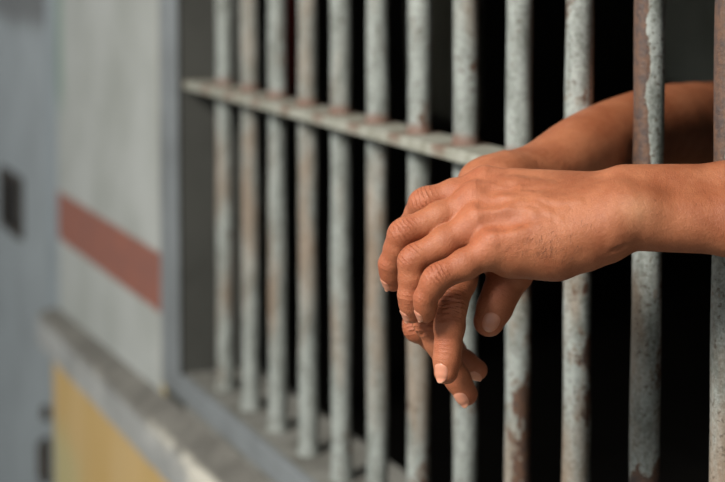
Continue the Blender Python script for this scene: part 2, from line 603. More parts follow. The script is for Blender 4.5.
# ------------------------------------------------------------------ grille
gz0, gz1 = SILL_Z - 0.01, WIN_TOP + 0.01
grille = empty('window_grille', (BAR_X, BAR_Y0, SILL_Z))
tag(grille, 'grille of round upright steel bars with flaking grey paint in the window', 'window bars')
BR = 0.0111


def bar_mesh(seed):
    rnd = random.Random(seed)
    bm = bmesh.new()
    n, rows = 28, 150
    ph = [rnd.uniform(0, 6.28) for _ in range(6)]
    L = gz1 - SILL_Z + 0.004
    rings = []
    for r in range(rows + 1):
        z = -0.004 + (L + 0.004) * r / rows
        dx = 0.0007 * math.sin(z * 3 + ph[0])
        dy = 0.0007 * math.sin(z * 2.3 + ph[1])
        flare = 0.0028 * math.exp(-max(z, 0) / 0.010)
        ring = []
        for k in range(n):
            a = 2 * math.pi * k / n
            rr = BR + flare + 0.00025 * math.sin(3 * a + z * 40 + ph[2]) + 0.00025 * math.sin(2 * a - z * 23 + ph[3])
            # weld bead round the cross bar
            rr += 0.0022 * math.exp(-((z - (CROSS_Z - SILL_Z) - 0.006) / 0.004) ** 2)
            ring.append(bm.verts.new((dx + rr * math.cos(a), dy + rr * math.sin(a), z)))
        rings.append(ring)
    for a, b in zip(rings[:-1], rings[1:]):
        for k in range(n):
            bm.faces.new((a[k], a[(k + 1) % n], b[(k + 1) % n], b[k]))
    bm.faces.new(rings[0][::-1])
    bm.faces.new(rings[-1])
    return bm


#        flake, low, side
FL = {0: (-.06, 0, 0), 1: (-.06, 0, 0), 2: (-.06, 0, 0), 3: (-.05, 0, 0), 4: (-.04, .02, 0), 5: (-.03, .04, 0), 6: (-.02, .07, 0),
      7: (.0, .05, 0), 8: (.01, .10, 0), 9: (.015, .07, 0), 10: (.02, .09, .50), 11: (.02, .09, .45), 12: (.02, .05, 0), 13: (.02, .05, 0)}
for i in range(14):
    y = BAR_Y0 - BAR_S * i
    b = obj('bar', bar_mesh(i), m_bar, grille, smooth=True)
    b.location = (0, y - BAR_Y0, 0)
    b['flake'], b['low_flake'], b['side_flake'] = [float(q) for q in FL[i]]
    b['cross_z'] = CROSS_Z - SILL_Z
bm = bmesh.new()
add_box(bm, -0.027, 0.021, -BAR_S * 11 - 0.018, JAMB_Y - BAR_Y0 + 0.002, -0.0055, 0.0055, bev=0.0018)
cb_ = obj('crossbar', bm, m_cross, grille)
cb_.location = (0, 0, CROSS_Z - SILL_Z)
cb_['label'] = 'flat horizontal strap with rusty joints'


# ------------------------------------------------------------------ SDF modelling
def smin(a, b, k):
    h = np.maximum(k - np.abs(a - b), 0.0) / k
    return np.minimum(a, b) - h * h * k * 0.25


def rcone(p, a, b, ra, rb):
    """tapered capsule distance"""
    ba = b - a
    l2 = float(ba @ ba)
    h = np.clip(((p - a) @ ba) / l2, 0.0, 1.0)
    d = p - a - h[:, None] * ba
    return np.sqrt(np.einsum('ij,ij->i', d, d)) - (ra + (rb - ra) * h)


f32 = np.float32


class Field:
    def __init__(self):
        self.palm = []      # (a,b,ra,rb,k)
        self.fingers = []   # list of list
        self.extra = []     # veins and tendons: (a,b,ra,rb,k)
        self.cuts = []      # (a,b,ra,rb,k)
        self.rig = []       # joints for attributes

    @staticmethod
    def P(q):
        return np.asarray(q, f32)

    def add(self, lst, a, b, ra, rb, k):
        lst.append((self.P(a), self.P(b), f32(ra), f32(rb), f32(k)))

    def chain(self, lst, pts, k):
        for (a, ra), (b, rb) in zip(pts[:-1], pts[1:]):
            self.add(lst, a, b, ra, rb, k)

    def ev_list(self, p, lst):
        d = None
        for a, b, ra, rb, k in lst:
            e = rcone(p, a, b, ra, rb)
            d = e if d is None else smin(d, e, k)
        return d

    def base(self, p, split=None):
        pal = self.ev_list(p, self.palm)
        d = pal
        for fl, k in self.fingers:
            f = smin(self.ev_list(p, fl), pal, k)
            d = smin(d, f, f32(0.0012))
        return d

    def __call__(self, p):
        p = p.astype(f32)
        d = self.base(p)
        for a, b, ra, rb, k in self.extra:
            d = smin(d, rcone(p, a, b, ra, rb), k)
        for a, b, ra, rb, k in self.cuts:
            d = -smin(-d, rcone(p, a, b, ra, rb), k)
        return d

    def bounds(self):
        lo, hi = [], []
        for lst in [self.palm] + [f for f, k in self.fingers]:
            for a, b, ra, rb, k in lst:
                r = max(ra, rb) + 0.004
                lo += [a - r, b - r]
                hi += [a + r, b + r]
        return np.min(lo, 0), np.max(hi, 0)


def grad(f, p, e=4e-4):
    g = np.empty_like(p)
    for i in range(3):
        q = p.copy(); q[:, i] += e
        r = p.copy(); r[:, i] -= e
        g[:, i] = f(q) - f(r)
    n = np.linalg.norm(g, axis=1, keepdims=True)
    return g / np.maximum(n, 1e-9)


def march(f, lo, hi, h, B=8):
    """surface nets on a sparse block grid; returns verts, quads"""
    nb = np.ceil((hi - lo) / (h * B)).astype(int)
    dims = nb * B + 1
    gidx = np.stack(np.meshgrid(*[np.arange(n) for n in nb], indexing='ij'), -1).reshape(-1, 3)
    cen = lo + (gidx + 0.5) * B * h
    dc = f(cen)
    rad = B * h * 0.5 * math.sqrt(3) * 1.25 + 0.001
    act = gidx[np.abs(dc) < rad]
    vol = np.full(dims, 1.0, f32)
    # sign fill for inactive blocks is only needed locally: set by block centre
    neg = gidx[dc <= -rad]
    for b in neg:
        s = b * B
        vol[s[0]:s[0] + B + 1, s[1]:s[1] + B + 1, s[2]:s[2] + B + 1] = -1.0
    loc = np.stack(np.meshgrid(*[np.arange(B + 1)] * 3, indexing='ij'), -1).reshape(-1, 3)
    CH = 600
    for i in range(0, len(act), CH):
        a = act[i:i + CH]
        g = (a[:, None, :] * B + loc[None]).reshape(-1, 3)
        d = f(lo + g * h)
        vol[g[:, 0], g[:, 1], g[:, 2]] = d
    s = vol < 0
    corners = [(i, j, k) for i in (0, 1) for j in (0, 1) for k in (0, 1)]
    n0, n1, n2 = dims - 1
    cnt = np.zeros((n0, n1, n2), np.int8)
    for (i, j, k) in corners:
        cnt += s[i:i + n0, j:j + n1, k:k + n2]
    cells = np.argwhere((cnt > 0) & (cnt < 8))
    cid = np.full((n0, n1, n2), -1, np.int32)
    cid[cells[:, 0], cells[:, 1], cells[:, 2]] = np.arange(len(cells))
    acc = np.zeros((len(cells), 3)); num = np.zeros(len(cells))
    for a in corners:
        for ax in range(3):
            if a[ax] == 1:
                continue
            b = list(a); b[ax] = 1
            va = vol[cells[:, 0] + a[0], cells[:, 1] + a[1], cells[:, 2] + a[2]]
            vb = vol[cells[:, 0] + b[0], cells[:, 1] + b[1], cells[:, 2] + b[2]]
            x = (va < 0) != (vb < 0)
            t = np.where(x, va / np.where(x, va - vb, 1), 0)
            pt = np.tile(np.array(a, float), (len(cells), 1))
            pt[:, ax] += t
            acc += pt * x[:, None]
            num += x
    verts = lo + (cells + acc / num[:, None]) * h
    quads = []
    for ax in range(3):
        sl0 = [slice(None)] * 3; sl1 = [slice(None)] * 3
        sl0[ax] = slice(0, -1); sl1[ax] = slice(1, None)
        x = np.argwhere(s[tuple(sl0)] != s[tuple(sl1)])
        o1, o2 = (ax + 1) % 3, (ax + 2) % 3
        x = x[(x[:, o1] > 0) & (x[:, o2] > 0) & (x[:, o1] < dims[o1] - 1) & (x[:, o2] < dims[o2] - 1)]
        d1 = np.zeros(3, int); d1[o1] = 1
        d2 = np.zeros(3, int); d2[o2] = 1
        c = [x - d1 - d2, x - d2, x, x - d1]
        q = np.stack([cid[k[:, 0], k[:, 1], k[:, 2]] for k in c], 1)
        flip = ~s[x[:, 0], x[:, 1], x[:, 2]]
        q[flip] = q[flip][:, ::-1]
        quads.append(q)
    quads = np.concatenate(quads)
    quads = quads[(quads >= 0).all(1)]
    for _ in range(2):
        d = f(verts)
        verts = verts - np.clip(d, -h, h)[:, None] * grad(f, verts)
    return verts, quads


def mesh_np(name, v, q, attrs=None):
    me = bpy.data.meshes.new(name)
    me.vertices.add(len(v))
    me.vertices.foreach_set('co', np.asarray(v, f32).ravel())
    me.loops.add(q.size)
    me.loops.foreach_set('vertex_index', q.astype(np.int32).ravel())
    me.polygons.add(len(q))
    me.polygons.foreach_set('loop_start', np.arange(0, q.size, 4, dtype=np.int32))
    me.polygons.foreach_set('use_smooth', np.ones(len(q), bool))
    me.update(calc_edges=True)
    for k, a in (attrs or {}).items():
        at = me.attributes.new(k, 'FLOAT', 'POINT')
        at.data.foreach_set('value', np.asarray(a, f32))
    return me


def c(px, py, z):
    return cam_pt(px, py, z)


MM = 0.001


def finger(F, pts, k_palm=0.009, dors=None, crease=1.0):
    """pts: list of (px,py,z,r_mm) MCP, PIP, DIP, TIP"""
    P = [(c(a, b, z), r * MM) for a, b, z, r in pts]
    lst = []
    # slim the mid of each phalanx slightly
    for i in range(len(P) - 1):
        (a, ra), (b, rb) = P[i], P[i + 1]
        mid = a * 0.5 + b * 0.5
        rm = (ra + rb) * 0.5 * (1.11 if i == 0 else 1.05)
        F.add(lst, a, mid, ra, rm, 0.003)
        F.add(lst, mid, b, rm, rb, 0.003)
    # dorsal knuckle pads
    for i in range(1, len(P) - 1):
        (a, ra), (b, rb), (d, rd) = P[i - 1], P[i], P[i + 1]
        dv = -((a - b) / np.linalg.norm(a - b) + (d - b) / np.linalg.norm(d - b))
        n = np.linalg.norm(dv)
        if dors is not None:
            dv = np.array(dors, float)
            n = np.linalg.norm(dv)
        if n > 0.05:
            dv /= n
            if i > 1:
                F.rig.append((b, (d - a) / np.linalg.norm(d - a), dv, rb, 0.22))
                continue
            kb = b + dv * rb * 0.12
            t = (d - a) / np.linalg.norm(d - a)
            F.add(lst, kb - t * 0.003, kb + t * 0.003, rb * 0.82, rb * 0.82, 0.005)
            F.rig.append((b, t, dv, rb, crease))
    # pulp of the tip on the palm side
    (a, ra), (b, rb) = P[-2], P[-1]
    F.fingers.append((lst, f32(k_palm)))
    F.rig.append((b, (b - a) / np.linalg.norm(b - a), None, rb, 0.0))
    return P


# ---------- left arm (nearest the camera)
L = Field()
e_idx = np.array([0.0, 0.63, 0.77])          # across the hand, towards the index finger


def off(p, mm):
    return p + e_idx * mm * MM


Wc = c(628, 207, 1.165)
ELB_L = c(1000, 226, 1.190)
# forearm: radius and ulna
for sg in (1, -1):
    r0 = 19.6 if sg > 0 else 19.0
    L.add(L.palm, off(c(628, 208 if sg > 0 else 207, 1.165), 12 * sg), off(c(735, 209, 1.165), 13 * sg), r0 * MM, 19.9 * MM, 0.012)
    L.add(L.palm, off(c(735, 209, 1.165), 13 * sg), off(c(860, 213, 1.178), 14 * sg), 19.9 * MM, 23 * MM, 0.010)
L.add(L.palm, c(860, 213, 1.178), ELB_L, 31 * MM, 33 * MM, 0.014)
# ulna head
L.add(L.palm, c(632, 210, 1.1465), c(640, 210, 1.1475), 9.5 * MM, 9.5 * MM, 0.016)
# metacarpals
mcp = dict(i=c(486, 186, 1.200), m=c(476, 202, 1.183), r=c(479, 224, 1.167), p=c(494, 247, 1.152))
car = dict(i=c(614, 197, 1.186), m=c(612, 203, 1.172), r=c(612, 210, 1.158), p=c(606, 226, 1.150))
for key, r0, r1 in (('i', 13.5, 11.2), ('m', 14, 11.4), ('r', 15, 10.8), ('p', 15, 10.4)):
    L.add(L.palm, car[key], mcp[key], r0 * MM, r1 * MM, 0.011)
# palm body below the metacarpals, hypothenar and thenar
nd = np.array([0.0, -0.77, 0.63])            # palm normal
for key in 'imrp':
    L.add(L.palm, car[key] + nd * 0.004, mcp[key] * 0.75 + car[key] * 0.25 + nd * 0.006, 14 * MM, 12 * MM, 0.012)
L.add(L.palm, c(600, 236, 1.158), c(556, 252, 1.158), 15.5 * MM, 15 * MM, 0.012)
L.add(L.palm, c(556, 252, 1.158), c(510, 256, 1.160), 15 * MM, 13 * MM, 0.012)
# heel crease fold
L.add(L.palm, c(604, 243, 1.154), c(588, 248, 1.154), 9 * MM, 12 * MM, 0.008)
# MCP knuckle heads
for key, (kx, ky), rr in (('i', (486, 184), 9.2), ('m', (473, 197), 9.4), ('r', (474, 219), 9.2), ('p', (489, 241), 8.6)):
    q = mcp[key] - nd * 0.0042
    L.add(L.palm, q, q + (car[key] - mcp[key]) * 0.05, rr * MM, (rr - 1.5) * MM, 0.006)
    d_ = (car[key] - mcp[key]); d_ /= np.linalg.norm(d_)
    L.rig.append((mcp[key], d_, -nd, 11 * MM, 0.12))
LI = finger(L, [(484, 187, 1.200, 10.0), (425, 202, 1.196, 8.9), (411, 224, 1.210, 7.6), (406, 246, 1.222, 6.8)])
LM = finger(L, [(475, 203, 1.183, 10.2), (404, 233, 1.176, 8.8), (390.5, 264, 1.184, 7.7), (393, 281, 1.191, 7.0)])
LR = finger(L, [(478, 225, 1.168, 10.4), (414, 260, 1.163, 8.8), (410, 295, 1.166, 7.7), (412.5, 313, 1.172, 6.7)])
LP = finger(L, [(493, 250, 1.152, 9.4), (438, 278, 1.146, 8.3), (425, 298, 1.150, 7.1), (426, 313, 1.155, 6.3)])
# thumb (folded under the far side of the palm)
LT = finger(L, [(590, 208, 1.192, 15.0), (552, 226, 1.212, 11.5), (528, 240, 1.219, 10.0), (512, 250, 1.222, 8.6)], 0.012)


def surf(F, px, py, f=None):
    """first point of the field seen along the ray of a photo pixel"""
    d = c(px, py, 1.0)
    n = d / np.linalg.norm(d)
    t = 1.0
    for _ in range(200):
        v = float(F.base((n * t)[None].astype(f32))[0])
        t += v * 0.8
        if v < 1e-5:
            return n * t
        if t > 1.6:
            return None
    return n * t


def ridge(F, pix, r, sink, k, taper=0.5):
    pts = [surf(F, *q) for q in pix]
    pts = [q for q in pts if q is not None]
    if len(pts) < 2:
        return
    ctr = []
    for q in pts:
        g = grad(lambda x: F.base(x.astype(f32)), q[None].astype(np.float64))[0]
        ctr.append(q - g * sink * MM)
    n = len(ctr)
    for i in range(n - 1):
        ra = r * (1 if i > 0 else taper)
        rb = r * (1 if i < n - 2 else taper)
        F.add(F.extra, ctr[i], ctr[i + 1], ra * MM, rb * MM, k * MM)


def groove_(F, pix, r, rise, k):
    pts = [surf(F, *q) for q in pix]
    pts = [q for q in pts if q is not None]
    ctr = []
    for q in pts:
        g = grad(lambda x: F.base(x.astype(f32)), q[None].astype(np.float64))[0]
        ctr.append(q + g * rise * MM)
    for a, b in zip(ctr[:-1], ctr[1:]):
        F.add(F.cuts, a, b, r * MM, r * MM, k * MM)


# tendons and veins on the back of the left hand
ridge(L, [(486, 178), (515, 180), (550, 184)], 3.2, 5.1, 8)
ridge(L, [(476, 196), (505, 197), (540, 198), (575, 202)], 3.2, 5.0, 8)
ridge(L, [(478, 213), (503, 210), (530, 213), (560, 212)], 3.2, 5.0, 8)
ridge(L, [(492, 236), (515, 232), (545, 224)], 3.0, 4.9, 8)
ridge(L, [(500, 207), (520, 203), (538, 205), (549, 213), (560, 219)], 1.7, 1.8, 3.5)
ridge(L, [(510, 190), (530, 194), (545, 201), (560, 203), (580, 201)], 1.5, 1.65, 3.5)
ridge(L, [(495, 186), (520, 188), (545, 186)], 1.5, 1.65, 3.5)
# hollows between the knuckles
groove_(L, [(492, 226), (506, 224), (520, 221)], 6, 5.7, 6)
groove_(L, [(484, 205), (500, 204)], 5, 4.8, 5)
groove_(L, [(490, 190), (508, 189)], 5, 4.8, 5)
# creases at the heel of the hand
groove_(L, [(624, 247), (619, 249), (613, 251)], 1.5, 1.4, 2.5)

# ---------- right arm (behind, its hand hanging under the left one)
Rr = Field()
Wr = c(494, 189, 1.252)
ELB_R = c(676, 126, 1.458)
SH_R = c(790, 116, 1.665)
fore = [(Wr, 21.5), (c(540, 177, 1.290), 23.5), (c(572, 157, 1.320), 25.8), (c(602, 142, 1.354), 27.3), (c(640, 131, 1.404), 30.3),
        (ELB_R, 33.5), (c(735, 123, 1.57), 36), (c(765, 122, 1.622), 38)]


def spline(pts, n):
    """Catmull-Rom through (point, radius) pairs"""
    X = np.array([np.append(a, r) for a, r in pts])
    X = np.vstack([2 * X[0] - X[1], X, 2 * X[-1] - X[-2]])
    out = []
    for i in range(1, len(X) - 2):
        for k in range(n):
            u = k / n
            a, b, c_, d = X[i - 1], X[i], X[i + 1], X[i + 2]
            out.append(0.5 * (2 * b + (c_ - a) * u + (2 * a - 5 * b + 4 * c_ - d) * u * u + (3 * b - a - 3 * c_ + d) * u ** 3))
    out.append(X[-2])
    return [(q[:3], q[3]) for q in out]


Rr.chain(Rr.palm, spline([(a, r * MM * 1.03) for a, r in fore], 3), 0.003)
Rr.add(Rr.palm, c(480, 183, 1.245), c(506, 181, 1.255), 14 * MM, 17 * MM, 0.010)
rm = dict(i=c(466, 252, 1.198), m=c(452, 254, 1.217), r=c(440, 260, 1.236), p=c(432, 264, 1.255))
rc = dict(i=c(504, 196, 1.238), m=c(496, 194, 1.250), r=c(489, 196, 1.262), p=c(484, 199, 1.274))
for key, r0, r1 in (('i', 15, 12), ('m', 15, 11.8), ('r', 15, 11.2), ('p', 14, 10.4)):
    Rr.add(Rr.palm, rc[key], rm[key], r0 * MM, r1 * MM, 0.011)
Rr.add(Rr.palm, c(512, 208, 1.240), c(482, 250, 1.215), 15 * MM, 13 * MM, 0.012)
RI = finger(Rr, [(466, 254, 1.198, 11.4), (451, 306, 1.172, 10.2), (448, 347, 1.170, 8.7), (446, 372, 1.168, 7.9)], dors=(-0.45, 0.0, -0.9), crease=2.0)
RM = finger(Rr, [(452, 256, 1.217, 11.2), (428, 319, 1.193, 9.6), (449, 364, 1.197, 8.4), (466, 394, 1.199, 7.9)], dors=(-0.75, -0.1, -0.65), crease=1.7)
RG = finger(Rr, [(440, 262, 1.236, 10.6), (417, 326, 1.216, 8.7), (451, 353, 1.223, 7.9), (477, 370, 1.225, 7.2)])
RP = finger(Rr, [(432, 266, 1.255, 9.6), (424, 316, 1.246, 7.8), (446, 338, 1.251, 6.9), (458, 350, 1.253, 6.2)])
RT = finger(Rr, [(516, 208, 1.236, 15), (525, 252, 1.213, 13.5), (501, 293, 1.203, 12.0), (489, 321, 1.199, 10.4)], 0.012)


for yy, tilt in ((303, 3), (308, 1), (313.5, 0), (319, -2)):
    groove_(Rr, [(436 + abs(yy - 311) * 0.3, yy + 3 + tilt), (443, yy), (451, yy - 2), (459, yy - 1)], 1.15, 0.45, 1.4)
for yy in (321, 326, 331):
    groove_(Rr, [(421, yy + 4), (426, yy), (432, yy - 1)], 1.1, 0.5, 1.4)


def attrs_for(F, v, n):
    N = len(v)
    ws = np.zeros(N); wt = np.zeros(N); red = np.zeros(N); pale = np.zeros(N)
    best = np.zeros(N)
    for (b, t, dv, rb, st) in F.rig:
        d = v - b
        ax = d @ t
        dist = np.linalg.norm(d, axis=1)
        if dv is None:
            red = np.maximum(red, 0.55 * np.exp(-(dist / (rb * 1.6)) ** 2))
            continue
        dors = np.clip((n @ dv) * 1.4 - 0.1, 0, 1)
        near = np.exp(-np.maximum(dist - rb, 0) ** 2 / (2 * (rb * 0.5) ** 2))
        s = st * dors * np.exp(-(ax / (rb * 0.95)) ** 2) * near
        upd = s > best
        best = np.where(upd, s, best)
        ws = np.where(upd, s, ws)
        wt = np.where(upd, ax * 1000, wt)
        red = np.maximum(red, 0.8 * dors * np.exp(-(dist / (rb * 1.7)) ** 2))
    return dict(wr_s=ws, wr_t=wt, red=red, pale=pale)


def build_arm(F, h):
    lo, hi = F.bounds()
    v, q = march(F, lo.astype(float), hi.astype(float), h)
    n = grad(F, v)
    return v, q, n


HV = 0.00095
vL, qL, nL = build_arm(L, HV)
aL = attrs_for(L, vL, nL)
ul = c(640, 208, 1.130)
aL['pale'] = np.exp(-(np.linalg.norm(vL - ul, axis=1) / 0.011) ** 2) * 0.6  # painted highlight on the ulna head
vR, qR, nR = build_arm(Rr, HV)
# even out the forearm skin
e_ = np.concatenate([qR[:, [0, 1]], qR[:, [1, 2]], qR[:, [2, 3]], qR[:, [3, 0]]])
e_ = np.concatenate([e_, e_[:, ::-1]])
wgt = np.clip((vR[:, 0] - c(505, 180, 1.26)[0]) / 0.03, 0, 1)[:, None] * (vR[:, 1] > c(500, 212, 1.25)[1])[:, None]
deg = np.maximum(np.bincount(e_[:, 0], minlength=len(vR)), 1)[:, None]
for _ in range(260):
    sm = np.stack([np.bincount(e_[:, 0], weights=vR[e_[:, 1], k], minlength=len(vR)) for k in range(3)], 1) / deg
    vR = vR + wgt * 0.8 * (sm - vR)
nR = grad(Rr, vR)
aR = attrs_for(Rr, vR, nR)

# ---------- rest of the body, standing inside the cell
Bd = Field()


def wc(x, y, z):
    return to_cam((x, y, z))


BY = 1.18
DZ = -0.11
shL = np.array([1.02, BY - 0.21, 1.235])
P_ = Bd.palm
elL, elR = ELB_L, ELB_R
Bd.add(P_, elL, to_cam(shL), 33 * MM, 50 * MM, 0.02)
Bd.add(P_, c(760, 119, 1.614), SH_R, 38 * MM, 46 * MM, 0.02)
bx = 1.06
Bd.add(P_, wc(bx - .03, BY - 0.16, 1.33 + DZ), wc(bx - .03, BY + 0.16, 1.33 + DZ), 0.085, 0.085, 0.06)
Bd.add(P_, wc(bx, BY - 0.07, 1.24 + DZ), wc(bx, BY + 0.07, 1.24 + DZ), 0.115, 0.115, 0.06)
Bd.add(P_, wc(bx + .01, BY - 0.05, 1.05 + DZ), wc(bx + .01, BY + 0.05, 1.05 + DZ), 0.105, 0.105, 0.06)
Bd.add(P_, wc(bx + .02, BY - 0.08, 0.9 + DZ), wc(bx + .02, BY + 0.08, 0.9 + DZ), 0.10, 0.10, 0.06)
Bd.add(P_, wc(bx - .01, BY, 1.38 + DZ), wc(bx - .03, BY, 1.50 + DZ), 0.058, 0.054, 0.05)
Bd.add(P_, wc(bx - .05, BY, 1.60 + DZ), wc(bx - .02, BY, 1.625 + DZ), 0.076, 0.088, 0.04)
Bd.add(P_, wc(bx - .075, BY, 1.53 + DZ), wc(bx - .05, BY, 1.57 + DZ), 0.040, 0.066, 0.04)
Bd.add(P_, wc(bx - .130, BY, 1.60 + DZ), wc(bx - .145, BY, 1.572 + DZ), 0.009, 0.014, 0.012)
for s in (-1, 1):
    Bd.add(P_, wc(bx - .02, BY + s * .084, 1.60 + DZ), wc(bx - .015, BY + s * .088, 1.57 + DZ), 0.014, 0.010, 0.010)
    Bd.add(P_, wc(bx - .127, BY + s * .012, 1.542 + DZ), wc(bx - .124, BY, 1.542 + DZ), 0.008, 0.010, 0.008)
    Bd.add(P_, wc(bx + .02, BY + s * .09, 0.86 + DZ), wc(bx + .01, BY + s * .10, 0.48), 0.088, 0.056, 0.04)
    Bd.add(P_, wc(bx + .01, BY + s * .10, 0.48), wc(bx + .03, BY + s * .105, 0.09), 0.056, 0.036, 0.03)
    Bd.add(P_, wc(bx + .04, BY + s * .105, 0.045), wc(bx - .13, BY + s * .12, 0.028), 0.040, 0.027, 0.03)
lo, hi = Bd.bounds()
lo, hi = lo - 0.03, hi + 0.03
vB, qB = march(Bd, lo.astype(float), hi.astype(float), 0.008)


# drop the capped elbow ends so that the three shells read as one skin
def merge(parts):
    vs, qs, at = [], [], {k: [] for k in ('wr_s', 'wr_t', 'red', 'pale', 'arm')}
    o = 0
    for v, q, a, tagv in parts:
        vs.append(v); qs.append(q + o); o += len(v)
        for k in ('wr_s', 'wr_t', 'red', 'pale'):
            at[k].append(a[k] if a else np.zeros(len(v)))
        at['arm'].append(np.full(len(v), tagv))
    return np.concatenate(vs), np.concatenate(qs), {k: np.concatenate(x) for k, x in at.items()}


V, Q, AT = merge([(vL, qL, aL, 0), (vR, qR, aR, 1), (vB, qB, None, 1)])
m_skin = mat_skin('tanned_skin', srgb(174, 110, 76), srgb(150, 86, 55))
me = mesh_np('body', to_world(V), Q, AT)
person = empty('person', (bx, BY, 0))
tag(person, 'person behind the bars resting both bare forearms and crossed hands out through the grille', 'person')
MW = Matrix.Translation(person.location)
body = obj('body', me, m_skin, person)
body.matrix_parent_inverse = MW.inverted()

# shirt, trousers and hair are shells grown from the same body
m_shirt = mat_plain('dark_shirt_cloth', srgb(52, 52, 50), 0.95, srgb(40, 40, 39), 30)
m_trouser = mat_plain('dark_trouser_cloth', srgb(38, 40, 46), 0.95)
m_hair = mat_plain('black_hair', srgb(18, 16, 15), 0.6)


def shell(name, fn, h, mat):
    v, q = march(fn, (lo - 0.02).astype(float), (hi + 0.02).astype(float), h)
    o = obj(name, mesh_np(name, to_world(v), q), mat, person)
    o.matrix_parent_inverse = MW.inverted()
    return o


def wz(p):
    return (CAM[2] + p[:, 0] * cR[2] + p[:, 1] * cU[2] + p[:, 2] * cF[2]).astype(f32)


def wx(p):
    return (p[:, 0] * cR[0] + p[:, 1] * cU[0] + p[:, 2] * cF[0]).astype(f32)


def f_shirt(p):
    d = Bd(p) - 0.010
    z, x = wz(p), wx(p)
    d = np.maximum(d, np.maximum(0.88 + DZ - z, z - 1.435 - DZ))
    return np.maximum(d, 0.86 - x)          # sleeves end above the elbow


def f_trouser(p):
    d = Bd(p) - 0.013
    z = wz(p)
    return np.maximum(d, np.maximum(0.085 - z, z - 0.93 - DZ))


def f_hair(p):
    d = Bd(p) - 0.012
    z, x = wz(p), wx(p)
    return np.maximum(d, np.maximum(1.585 + DZ - z, (bx - 0.085) - x + (1.68 + DZ - z) * 0.6))


shell('shirt', f_shirt, 0.009, m_shirt)
shell('trousers', f_trouser, 0.010, m_trouser)
shell('hair', f_hair, 0.008, m_hair)

# ---------- nails
m_nail = mat_nail()


def nail(F, P, normal, length, width, back=0.25):
    """P: finger chain; normal: outward direction of the nail in camera space"""
    (a, ra), (b, rb) = P[-2], P[-1]
    t = (b - a) / np.linalg.norm(b - a)
    n = np.asarray(normal, float)
    n = n - t * (n @ t); n /= np.linalg.norm(n)
    s = np.cross(t, n)
    ctr = b + t * rb * back
    nu, nv = 22, 18
    pts, fre, uv = [], [], []
    L2, W2 = length * MM / 2, width * MM / 2
    for i in range(nu + 1):
        u = -1 + 2 * i / nu
        # rounded ends
        wloc = W2 * (1 - 0.50 * max(u, 0) ** 3.5 - 0.30 * max(-u, 0) ** 3)
        for j in range(nv + 1):
            v = -1 + 2 * j / nv
            lon = u * L2 + (-0.16 * L2 * v * v if u > 0 else 0.30 * L2 * v * v) * abs(u)
            ang = v * wloc / rb
            o = ctr + t * lon
            dirv = n * math.cos(ang) + s * math.sin(ang)
            pts.append((o, dirv))
            uv.append((u, v))
            fre.append(1.0 if (u > 0.86) else 0.0)
    O = np.array([q[0] for q in pts]); D = np.array([q[1] for q in pts])
    T = np.full(len(O), rb * 2.2)
    for _ in range(60):
        d = F(O + D * T[:, None])
        T -= np.clip(d, -0.002, 0.002) * 0.8
    # keep a gently convex nail even where the pulp falls away at the tip
    T = np.maximum(T, rb * 0.86)
    T = np.minimum(T, rb * 1.25)
    UV = np.array(uv)
    edge = np.maximum(np.abs(UV[:, 1]) ** 4, np.where(UV[:, 0] < 0, np.abs(UV[:, 0]) ** 4, 0))
    top = O + D * (T + 0.00065 - 0.0009 * edge)[:, None]
    bot = O + D * (T - 0.0008)[:, None]
    v = np.concatenate([top, bot])
    n_ = (nu + 1) * (nv + 1)
    q = []
    for i in range(nu):
        for j in range(nv):
            k = i * (nv + 1) + j
            q.append((k, k + 1, k + nv + 2, k + nv + 1))
            q.append((n_ + k, n_ + k + nv + 1, n_ + k + nv + 2, n_ + k + 1))
    rim = [i * (nv + 1) for i in range(nu + 1)] + [nu * (nv + 1) + j for j in range(1, nv + 1)] + \
          [i * (nv + 1) + nv for i in range(nu - 1, -1, -1)] + [j for j in range(nv - 1, 0, -1)]
    for a_, b_ in zip(rim, rim[1:] + rim[:1]):
        q.append((a_, b_, n_ + b_, n_ + a_))
    me = mesh_np('fingernail', to_world(v), np.array(q), dict(free=np.array(fre * 2)))
    bm = bmesh.new(); bm.from_mesh(me)
    bmesh.ops.recalc_face_normals(bm, faces=bm.faces[:])
    bm.to_mesh(me); bm.free()
    o = obj('fingernail', me, m_nail, person)
    o.matrix_parent_inverse = MW.inverted()
    return o


# camera space: x right, y up, z away
nail(L, LM, (-0.82, 0.05, -0.55), 11, 10, -0.02)
nail(L, LR, (-0.82, 0.05, -0.55), 10.5, 9.5, -0.02)
nail(L, LP, (-0.8, 0.1, -0.6), 9.5, 8.5, -0.02)
nail(L, LI, (-0.8, 0.3, -0.2), 11, 10)
nail(L, LT, (-0.2, 0.3, 0.8), 13, 12)
nail(Rr, RI, (-0.52, -0.05, -0.82), 13, 11.5, 0.10)
nail(Rr, RM, (-0.40, -0.55, -0.70), 12.5, 12, 0.05)
nail(Rr, RG, (0.15, -0.75, -0.62), 10.5, 9.5, 0.0)
nail(Rr, RP, (0.1, -0.7, -0.3), 10, 9)
nail(Rr, RT, (-0.05, -0.2, -1.0), 13.5, 13, 0.12)

